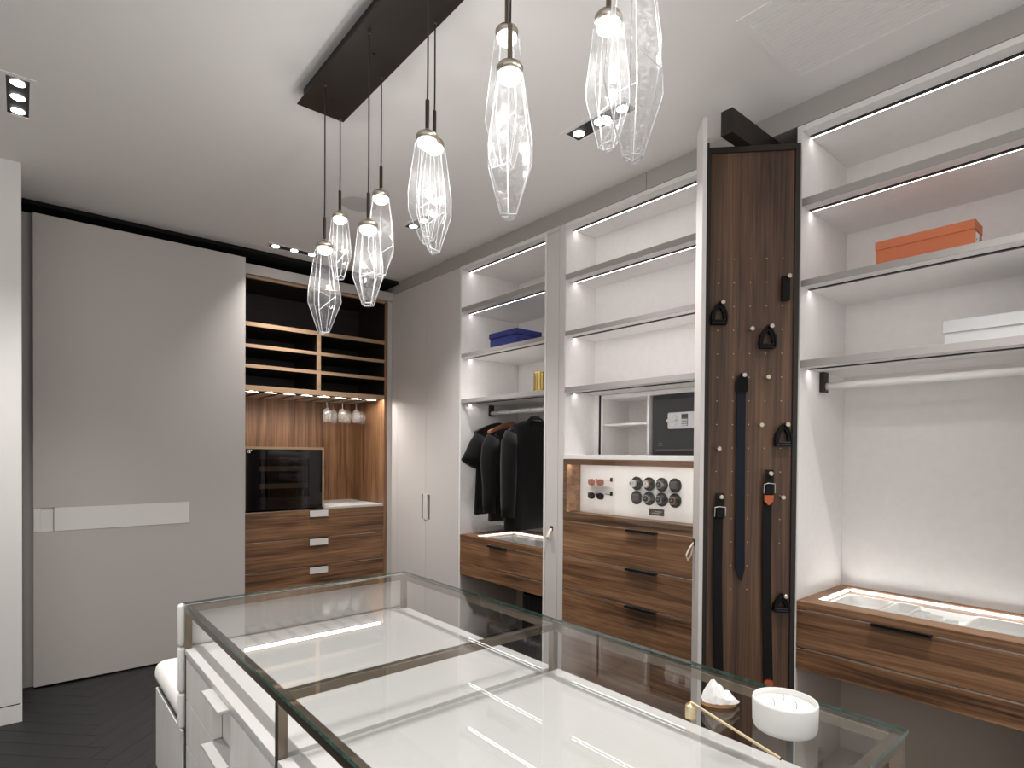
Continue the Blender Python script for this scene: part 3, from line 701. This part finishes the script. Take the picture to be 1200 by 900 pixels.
# ================================================================== THINGS IN THE CLOSETS
t = thing('blue_box', 'dark blue shallow gift box with lid on the white shelf', 'box', (2.52, 2.95, 2.0525))
box('box_base', t, BLUE, 2.418, 2.628, 2.813, 3.085, 2.0525, 2.118, .001); box('lid', t, BLUE, 2.412, 2.634, 2.807, 3.091, 2.1185, 2.152, .001)
t = thing('orange_box', 'orange rectangular cardboard box with a small white label on shelf', 'box', (2.55, .65, 2.0525))
box('box_base', t, ORANGE, 2.50, 2.604, .50, .803, 2.0525, 2.135, .001); box('lid', t, ORANGE, 2.4985, 2.6055, .4985, .8045, 2.1352, 2.168, .001)
lb = box('label_sticker', t, LABEL, 2.512, 2.56, .4990, .4995, 2.06, 2.128, 0)
boxes('print', lb, BLACK, [(2.520, 2.528, .4986, .4989, 2.10, 2.106), (2.520, 2.526, .4986, .4989, 2.082, 2.09), (2.534, 2.54, .4986, .4989, 2.07, 2.076)])
t = thing('white_box', 'pale white lidded box on the shelf above the empty rail', 'box', (2.6, .44, 1.7325))
box('box_base', t, WBOX, 2.505, 2.72, .305, .582, 1.7325, 1.788, .001); box('lid', t, WBOX, 2.50, 2.725, .302, .586, 1.7885, 1.830, .001)
bm = bmesh.new(); prof = []
n = 36
for r, z in ((.040, 1.7325), (.042, 1.735), (.042, 1.895), (.040, 1.905), (.036, 1.905), (.036, 1.74)):
    prof.append([(2.70+(r*(1 + (.05 if i % 2 else 0)))*math.cos(2*math.pi*i/n), 2.893+(r*(1 + (.05 if i % 2 else 0)))*math.sin(2*math.pi*i/n), z) for i in range(n)])
ring_loft(bm, prof)
o = build('gold_vessel', bm, GOLD, None, origin=(2.70, 2.893, 1.7325)); tag(o, 'ribbed gold vessel on the shelf above the hanging clothes', 'vase')
# black case under the far drawer
t = thing('upright_case', 'black upright case in the open space under the walnut drawer', 'case', (2.66, 2.64, 0))
box('shell', t, BLACK, 2.46, 2.86, 2.526, 2.80, .03, .47, .02)
for k in range(5): box('rib', t, BLACK, 2.455, 2.4605, 2.55+.05*k, 2.575+.05*k, .06, .44, .002)
for y in (2.56, 2.76):
    bm = bmesh.new(); lathe(bm, [(.012, 0.0), (.014, .004), (.014, .028), (.012, .032)], (2.52, y, 0), 12); build('foot', bm, BLACK, t)
# hangers and garments
RX = 2.655
def hanger(y, mat, lab, rz=0.0):
    t = thing('clothes_hanger', lab, 'hanger', (RX, y, 1.645), rz)
    o0 = Vector((0, 0, 0)); ORG[t] = o0
    bm = bmesh.new()
    pts = [(0, 0, -.075)] + [(0+.0185*math.sin(a), 0, .0185*math.cos(a)) for a in [math.radians(q) for q in range(170, -100, -18)]]
    tube(bm, [(0, 0, -.085), (0, 0, -.045), (.010, 0, -.022)] + [(.0178*math.cos(a), 0, .0178*math.sin(a)) for a in [math.radians(q) for q in range(-40, 215, 17)]], .0017, 6); build('hook', bm, STEEL, t)
    bm = bmesh.new(); V = []
    for s in range(-8, 9):
        u = s/8; x = .205*u; z = -.088 - .062*abs(u)**1.5; h = .017*(1-.45*abs(u)); w = .007 + .012*abs(u)**2
        V.append([(x, -w, z-h), (x, w, z-h), (x, w, z+h), (x, -w, z+h)])
    ring_loft(bm, V); build('shoulder_bar', bm, mat, t)
    return t
HW = wood('red_brown_hanger', 0, ((.20, .075, .035), (.28, .11, .055), (.33, .14, .07)), 2, 20, .4)
HB = plain('black_hanger', (.012, .010, .009), .4)
hanger(3.285, HB, 'black hanger carrying the black short sleeved top'); hanger(3.13, HW, 'red brown wooden hanger between black garments'); hanger(2.92, HB, 'hanger inside the black blazer collar')
def garment(name, lab, y, zsh, zhem, halfw, hemw, depth, sleeve, mat, collar=False):
    t = thing(name, lab, 'clothing', (RX, y, zhem)); 
    bm = bmesh.new(); V = []; n = 28; zt = zsh+(.085 if collar else .058)
    rows = [(0, hemw, depth*1.1), (.25, hemw*.97, depth), (.55, hemw*.94, depth), (.80, halfw*.93, depth), (.90, halfw*.96, depth*.95), (.955, halfw*.86, depth*.75), (.985, halfw*.48, depth*.62), (1.0, halfw*.30, depth*.55)]
    H = zt - zhem
    for f, w, dp in rows:
        z = zhem + H*f; ring = []
        for i in range(n):
            a = 2*math.pi*i/n; cc, ss = math.cos(a), math.sin(a)
            xx = w*math.copysign(abs(cc)**.6, cc); fold = (.012*math.sin(xx*52+y*9) + .006*math.sin(xx*95))*(1-f)**.6
            ring.append((RX+xx, y + dp*math.copysign(abs(ss)**.8, ss) + fold, z + (.008*math.sin(xx*21+y) if f == 0 else 0)))
        V.append(ring)
    ring_loft(bm, V); build('body', bm, mat, t, True)
    for s in (-1, 1):
        bm = bmesh.new(); R = []
        for (dx, dz, rx, ry, dy) in sleeve:
            c = (RX + s*(halfw-.035+dx), y+dy, zsh-dz)
            R.append([(c[0] + rx*math.cos(2*math.pi*i/16)*(1), c[1] + ry*math.sin(2*math.pi*i/16), c[2] + s*0 + .55*rx*math.cos(2*math.pi*i/16)*s*(1 if dz < .25 else .15)) for i in range(16)])
        ring_loft(bm, R); build('sleeve', bm, mat, t, True)
    if collar:
        bm = bmesh.new(); strip(bm, [(RX-.085, y-.030, zt-.060), (RX-.070, y-.042, zt-.01), (RX-.035, y-.045, zt+.018), (RX+.03, y-.045, zt+.020), (RX+.07, y-.040, zt-.008), (RX+.09, y-.03, zt-.06)], (0, .028, .02), .008); build('collar', bm, mat, t)
        for s in (-1, 1):
            bm = bmesh.new()
            for k in range(3): addbox(bm, RX+s*(halfw+.055)-.006, RX+s*(halfw+.055)+.006, y-.052, y-.046, zhem+.125+.022*k, zhem+.137+.022*k, .002)
            build('cuff_buttons', bm, DKGREY, t, kind=None)
    return t
SL_SHORT = ((.0, .015, .055, .035, 0), (.045, .075, .055, .036, 0), (.085, .150, .058, .036, -.005), (.115, .205, .062, .036, -.005))
SL_MID = ((.0, .02, .058, .038, 0), (.040, .10, .062, .042, 0), (.055, .22, .060, .044, -.006), (.045, .36, .052, .042, -.008), (.050, .47, .048, .038, -.008), (.04, .53, .045, .034, -.008))
SL_LONG = ((.0, .015, .056, .042, 0), (.032, .09, .060, .050, -.004), (.046, .22, .058, .052, -.014), (.052, .36, .054, .050, -.02), (.058, .48, .050, .046, -.025), (.060, .555, .047, .042, -.028))
garment('short_sleeved_top', 'black short sleeved top hung next to the bay side', 3.285, 1.478, .920, .185, .195, .045, SL_SHORT, BLKFAB2)
garment('black_shirt', 'black loose sleeved shirt hung between the top and the blazer', 3.13, 1.470, .890, .195, .20, .05, SL_MID, BLKFAB2)
garment('black_blazer', 'black blazer with collar hung closest to the slim pull-out', 2.92, 1.487, .850, .205, .225, .065, SL_LONG, BLKFAB, True)
# trays and small boxes in the glazed drawers
for bay, items in ((3, ((2.49, 2.78, .80, .975), (2.49, 2.78, .70, .795), (2.49, 2.78, .345, .53))), (1, ((2.46, 2.78, 3.02, 3.255), (2.46, 2.78, 2.80, 3.01), (2.46, 2.78, 2.61, 2.79)))):
    for k, (a, b, c, d) in enumerate(items):
        bm = bmesh.new(); z0 = .7033
        addbox(bm, a, b, c, d, z0, z0+.006); w = .009
        for q in ((a, a+w, c, d), (b-w, b, c, d), (a+w, b-w, c, c+w), (a+w, b-w, d-w, d)): addbox(bm, *q, z0+.006, z0+.042)
        o = build('jewellery_insert', bm, TRAYW, None, origin=((a+b)/2, (c+d)/2, z0))
        tag(o, (('white tray insert under the glass next to the wardrobe side', 'narrow white tray insert under the glass beside the clear boxes', 'white tray insert on the far side of the clear boxes')[k] if bay == 3 else
                ('white tray insert under glass by the tall doors below the clothes', 'middle white tray insert under glass below the clothes', 'white tray insert under glass by the slim pull-out below the clothes')[k]), 'tray', 'tray inserts in the right glazed drawer' if bay == 3 else 'tray inserts under the hanging clothes')
for x, y, h, lab in ((2.62, .665, .052, 'tallest small clear acrylic box, beside the narrow white tray'), (2.60, .62, .048, 'small clear acrylic box between two other clear boxes'), (2.60, .572, .042, 'lowest small clear acrylic box, facing the last white tray')):
    bm = bmesh.new(); z0 = .7033
    for q in ((x-.03, x-.028, y-.019, y+.019), (x+.028, x+.03, y-.019, y+.019), (x-.028, x+.028, y-.019, y-.017), (x-.028, x+.028, y+.017, y+.019)): addbox(bm, *q, z0, z0+h)
    addbox(bm, x-.03, x+.03, y-.019, y+.019, z0+h, z0+h+.002)
    o = build('acrylic_box', bm, ACRYL, None, origin=(x, y, z0)); tag(o, lab, 'box', 'clear boxes in the glazed drawer')

# ================================================================== ISLAND
IX0, IX1, IY0, IY1 = .402, 1.215, .330, 2.108
t = thing('island', 'white display island with bronze frame, glass top and drawers', 'island', (.81, 1.22, 0)); ISL = t
box('carcass', t, ISLW, IX0+.03, IX1-.03, IY0+.012, IY1-.012, .08, .697, 0)
box('plinth', t, BLACK, IX0+.05, IX1-.05, IY0+.04, IY1-.04, 0, .08, 0)
box('end_panel', t, ISLW, IX0+.03, IX1-.03, IY0, IY0+.012, .08, .697, .001); box('end_panel', t, ISLW, IX0+.03, IX1-.03, IY1-.012, IY1, .08, .697, .001)
YM = 1.222
for a, b in ((IY0+.022, YM-.0105), (YM+.0105, IY1-.022)):
    bm = bmesh.new(); X0, X1 = IX0+.001, IX1-.001
    addbox(bm, X0, X1, a, b, .698, .715, .001)
    build('display_tray', bm, ISLTOP, t)
    yc = (a+b)/2; hw = .085
    for side in (0, 1):
        for k in range(4):
            zt = .696 - .146*k; zb = zt-.1425
            f = (lambda x: x) if side == 0 else (lambda x: IX0+IX1-x)
            def bb(bm, x0, x1, *r, **kw):
                p, q = f(x0), f(x1); addbox(bm, min(p, q), max(p, q), *r, **kw)
            bm = bmesh.new()
            bb(bm, IX0+.004, IX0+.026, a+.0015, yc-hw, zb, zt); bb(bm, IX0+.004, IX0+.026, yc+hw, b-.0015, zb, zt); bb(bm, IX0+.0275, IX0+.0295, yc-hw, yc+hw, zb, zt)
            d = build('drawer', bm, ISLW, t)
            bm = bmesh.new(); bb(bm, IX0-.026, IX0+.0275, yc-hw, yc+hw, zt-.007, zt+.001, bev=.001)
            build('pull', bm, ISLTOP, d, label='white projecting tab pull')
FW = .020
for x in (IX0+.002, IX1-.002-FW):
    for y in (IY0, YM-FW/2, IY1-FW):
        box('post', t, BRONZE, x, x+FW, y, y+FW, 0, .8305, .0008)
for y in (IY0, IY1-FW): box('top_rail', t, BRONZE, IX0+.002, IX1-.002, y, y+FW, .831, .8515, .0008)
box('top_rail', t, BRONZE, IX0+.0225, IX1-.0225, YM-FW/2, YM+FW/2, .831, .8515, .0008)
for x in (IX0+.002, IX1-.002-FW): box('top_rail', t, BRONZE, x, x+FW, IY0+FW+.0005, IY1-FW-.0005, .831, .8515, .0008)
bm = bmesh.new(); addbox(bm, IX0, IX1, IY0-.004, IY1+.004, .852, .860)
for f in bm.faces:
    n = f.normal
    f.normal_update()
    if abs(f.normal.z) < .5: f.material_index = 1
build('glass_top', bm, [GLASSTOP, GEDGE], t, label='clear glass top with green edge')
bm = bmesh.new()
for x in (IX0+.012, IX1-.012):
    for y in (IY0+.09, YM-.06, YM+.06, IY1-.09): lathe(bm, [(.006, .8515), (.006, .8519)], (x, y, 0), 10)
build('glass_bumpers', bm, GLASS, t)
# bench at the far end
t = thing('bench', 'white upholstered bench built against the end of the island', 'bench', (.81, 2.36, 0))
box('base', t, ISLW, IX0, IX1, 2.118, 2.60, .13, .432, .001); box('plinth', t, BLACK, IX0+.03, IX1-.03, 2.13, 2.57, 0, .13, 0)
box('shadow_gap', t, BLACK, IX0+.008, IX1-.008, 2.13, 2.592, .432, .446, 0)
def pad(name, x0, x1, y0, y1, z0, z1, r):
    bm = bmesh.new(); addbox(bm, x0, x1, y0, y1, z0, z1)
    bmesh.ops.bevel(bm, geom=list(bm.edges), offset=r, segments=4, affect='EDGES', profile=.5)
    return build(name, bm, CUSH, t, True)
pad('seat_cushion', IX0-.006, IX1+.006, 2.143, 2.622, .446, .535, .038)
for a, b in ((.715, .853), (.565, .714), (.447, .564)): pad('back_cushion', IX0-.012, IX1+.012, 2.1125, 2.142, a, b, .010)
# things on the glass
G = .8602
t = thing('candle', 'white three wick candle in a round matt bowl on the glass', 'candle', (1.045, .470, G))
bm = bmesh.new(); lathe(bm, [(.046, 0), (.051, .003), (.0535, .010), (.0545, .050), (.0535, .0535), (.0505, .0535), (.050, .044), (.05, .012)], (1.045, .470, G), 40); build('bowl', bm, CERAM, t, True)
bm = bmesh.new(); lathe(bm, [(.0499, .014), (.0499, .0435), (.04, .0428)], (1.045, .470, G), 32); build('wax', bm, WAX, t)
for k in range(3):
    a = .5+k*2.094; x, y = 1.045+.021*math.cos(a), .470+.021*math.sin(a)
    bm = bmesh.new(); tube(bm, [(x, y, G+.0425), (x+.001, y, G+.050), (x-.002, y+.002, G+.056)], .0009, 5); build('wick', bm, WICK, t)
t = thing('crystal_cluster', 'rough white quartz cluster with brown underside on the glass', 'crystal', (1.048, .598, G))
rr = random.Random(11); dv = Vector((.6804, -.7328, 0)); ev = Vector((.7328, .6804, 0)); OC = Vector((1.048, .598, G))
def outcrop(name, mat, stations, nr=11, jag=.0016):
    bm = bmesh.new(); R = []
    for x, h, w, z0 in stations:
        ring = []
        for i in range(nr):
            a = math.pi*2*i/nr; c, q = math.cos(a), math.sin(a)
            zz = z0 + (h-z0)*max(0, q)**.8 if q > 0 else z0 + .0008*q
            j = rr.uniform(-jag, jag)
            ring.append(OC + dv*(x+rr.uniform(-jag, jag)) + ev*(w*c*(1-.25*max(0, q))+j) + Vector((0, 0, zz+rr.uniform(-jag, jag)*(1 if q > 0 else 0))))
        R.append(ring)
    ring_loft(bm, R); bmesh.ops.triangulate(bm, faces=bm.faces)
    return build(name, bm, mat, t)
outcrop('agate_base', AGATE, [(-.034, .008, .008, .001), (-.026, .014, .017, .001), (-.005, .015, .0215, .001), (.012, .014, .0195, .001), (.024, .012, .013, .001), (.031, .006, .005, .001)], jag=.0004)
outcrop('quartz_mass', QUARTZ, [(-.034, .012, .006, .008), (-.030, .024, .013, .0075), (-.023, .036, .018, .0075), (-.016, .047, .019, .0075), (-.010, .049, .019, .0075), (-.004, .040, .021, .0075), (.003, .036, .021, .0075), (.010, .029, .019, .0075), (.017, .027, .017, .0075), (.024, .019, .013, .007), (.031, .012, .008, .006), (.036, .008, .003, .0055)])
t = thing('candle_snuffer', 'gold candle snuffer with long handle lying on the glass', 'candle snuffer', (.953, .600, G))
bm = bmesh.new(); lathe(bm, [(.0098, 0), (.0102, .001), (.0102, .022), (.009, .0245), (.003, .026), (.003, .030), (.0016, .031)], (.953, .602, G), 20); build('bell', bm, CHAMP, t, True)
bm = bmesh.new(); tube(bm, [(.953, .602, G+.029), (.952, .592, G+.0275), (.930, .424, G+.0032)], [.002, .0022, .0026], 8); build('handle', bm, CHAMP, t)
bm = bmesh.new(); tube(bm, [(.930, .424, G+.0032), (.9299, .4232, G+.0031)], .0027, 8); build('handle_tip', bm, BLACK, t)

# ================================================================== CEILING FIXTURES
def downlight(x0, x1, y0, y1, lab, n=3):
    t = thing('downlight', lab, 'downlight', ((x0+x1)/2, (y0+y1)/2, CE-.004))
    w = .020; z = CE
    boxes('trim', t, CEIL, [(x0, x1, y0, y0+w, z-.0035, z-.0002), (x0, x1, y1-w, y1, z-.0035, z-.0002), (x0, x0+w, y0+w, y1-w, z-.0035, z-.0002), (x1-w, x1, y0+w, y1-w, z-.0035, z-.0002)])
    box('housing', t, BLACK, x0+w, x1-w, y0+w, y1-w, z-.0022, z-.0002, 0)
    for k in range(n):
        if (y1-y0) > (x1-x0): cx, cy = (x0+x1)/2, y0+(y1-y0)*(k+.5)/n
        else: cx, cy = x0+(x1-x0)*(k+.5)/n, (y0+y1)/2
        bm = bmesh.new(); lathe(bm, [(.0235, z-.0022), (.0225, z-.0048), (.004, z-.0050)], (cx, cy, 0), 20); build('lamp', bm, LAMP, t)
        lightobj('SPOT', 'lamp_light', (cx, cy, z-.012), SPOT_W, .02, t, angle=92, blend=.9)
downlight(-.058, .052, 2.885, 3.245, 'three lamp black recessed downlight above the white wall end')
downlight(1.277, 1.655, 4.045, 4.150, 'three lamp black recessed downlight in front of the bar')
downlight(1.808, 1.930, 2.870, 3.225, 'three lamp black recessed downlight facing the hanging clothes')
downlight(1.815, 1.937, 1.470, 1.832, 'three lamp black recessed downlight beside the end pendants')
downlight(-.058, .052, 1.47, 1.83, 'three lamp black recessed downlight over the aisle beside the island')
downlight(-.058, .052, .07, .43, 'three lamp black recessed downlight at the open end of the aisle')
downlight(1.815, 1.937, .07, .43, 'three lamp black recessed downlight past the ceiling grille')
# air grille
t = thing('air_grille', 'white slatted air grille set flush in the ceiling', 'vent', (2.0, .75, CE-.004))
gx0, gx1, gy0, gy1 = 1.776, 2.228, .49, .985; z = CE
boxes('frame', t, CEIL, [(gx0, gx1, gy0, gy0+.022, z-.004, z-.0002), (gx0, gx1, gy1-.022, gy1, z-.004, z-.0002), (gx0, gx0+.022, gy0+.022, gy1-.022, z-.004, z-.0002), (gx1-.022, gx1, gy0+.022, gy1-.022, z-.004, z-.0002)])
box('backing', t, plain('grille_grey', (.76, .745, .73), .7), gx0+.022, gx1-.022, gy0+.022, gy1-.022, z-.0012, z-.0002, 0)
for k in range(22):
    x = gx0+.027+.0188*k; box('slat', t, CEIL, x, x+.0135, gy0+.022, gy1-.022, z-.0026, z-.0012, 0)
bm = bmesh.new(); lathe(bm, [(.100, CE-.0002), (.100, CE-.003), (.097, CE-.004), (.02, CE-.0042)], (1.47, 3.09, 0), 40)
o = build('ceiling_speaker', bm, plain('speaker_mesh', (.56, .545, .53), .8), None, origin=(1.47, 3.09, CE-.004)); tag(o, 'round paint coloured ceiling speaker behind the pendants', 'speaker')

# chandelier
t = thing('chandelier', 'dark bronze linear chandelier of faceted crystal pendants over the island', 'chandelier', (.918, 1.46, 2.70))
box('canopy', t, DKBRONZE, .842, .994, .575, 2.26, 2.705, CE-.0003, .001); box('canopy_plate', t, DKBRONZE, .823, 1.013, .55, 2.276, 2.700, 2.7045, .0008)
bm = bmesh.new()
for y in (2.17, 1.82, 1.465, 1.11, .76):
    lathe(bm, [(.005, 2.693), (.006, 2.7), (.004, 2.7004)], (.918, y, 0), 10)
build('plate_screws', bm, DKBRONZE, t)
PEND = (('A', 2.081, 2.099, 1.780, .052), ('B', 2.257, 2.298, 2.050, .041), ('A', 1.729, 2.071, 1.820, .043), ('B', 1.906, 2.266, 1.975, .046), ('A', 1.377, 2.207, 1.925, .046),
        ('B', 1.554, 2.308, 1.975, .050), ('A', 1.025, 2.218, 1.886, .051), ('B', 1.202, 2.462, 2.105, .047), ('A', .673, 2.255, 1.885, .052), ('B', .850, 2.300, 2.022, .043))
for k, (c, y, zt, zb, rm) in enumerate(PEND):
    rm *= 1.13
    x = .855 if c == 'A' else .991
    rr = random.Random(40+k); n = 6; H = zt-zb; off = rr.uniform(0, 1)
    def rg(f, r, jz, jr):
        return [Vector((x + r*(1+rr.uniform(-jr, jr))*math.cos(2*math.pi*(i+off)/n), y + r*(1+rr.uniform(-jr, jr))*math.sin(2*math.pi*(i+off)/n), zt - H*f + rr.uniform(-jz, jz))) for i in range(n)]
    rings = [rg(0, .030, 0, 0), rg(.02, .033, 0, 0), rg(.50, rm*.98, .05*H, .06), rg(.64, rm, .05*H, .08), rg(.97, .019, .006, .1), rg(1.0, .013, 0, .1)]
    bm = bmesh.new(); V = ring_loft(bm, rings); bmesh.ops.triangulate(bm, faces=[f for f in bm.faces if len(f.verts) == 4])
    sh = build('pendant_shade', bm, CRYSTAL, t, label='faceted clear seeded crystal shade')
    bm = bmesh.new()
    for i in range(n):
        for a, b in ((1, 2), (3, 4)): tube(bm, [rings[a][i], rings[b][i]], .0011, 5)
        tube(bm, [rings[4][i], rings[4][(i+1) % n]], .0020, 5)
        tube(bm, [rings[2][i], rings[3][i]], .0010, 5)
        if i % 3 == 0: tube(bm, [rings[2][i], rings[3][(i+1) % n]], .0010, 5)
    build('cut_edge_glints', bm, EDGE_GLINT, sh)  # white tubes standing in for light caught along the facet edges
    bm = bmesh.new(); lathe(bm, [(.030, zt+.001), (.031, zt+.012), (.028, zt+.017), (.011, zt+.022), (.008, zt+.030), (.0065, zt+.032)], (x, y, 0), 24); build('cap', bm, NICKEL, sh, True)
    bm = bmesh.new(); lathe(bm, [(.0058, zt+.032), (.0058, zt+.110), (.004, zt+.113)], (x, y, 0), 10); build('stem', bm, BRONZE if k > 5 else DKBRONZE, sh)
    bm = bmesh.new(); tube(bm, [(x, y, zt+.11), (x+.0008, y, zt+.2), (x, y, 2.692)], .0024, 6); build('cord', bm, BLACK, sh)
    bm = bmesh.new(); lathe(bm, [(.003, 2.688), (.005, 2.690), (.005, 2.6998)], (x, y, 0), 10); build('cord_grip', bm, BRONZE, sh)
    bm = bmesh.new(); lathe(bm, [(.0275, zt-.002), (.0265, zt-.012), (.017, zt-.020), (.004, zt-.0225)], (x, y, 0), 20); build('lamp', bm, PLAMP, sh)
    lightobj('POINT', 'pendant_light', (x, y, zt-.42*H), PENDANT_W, .012, t)
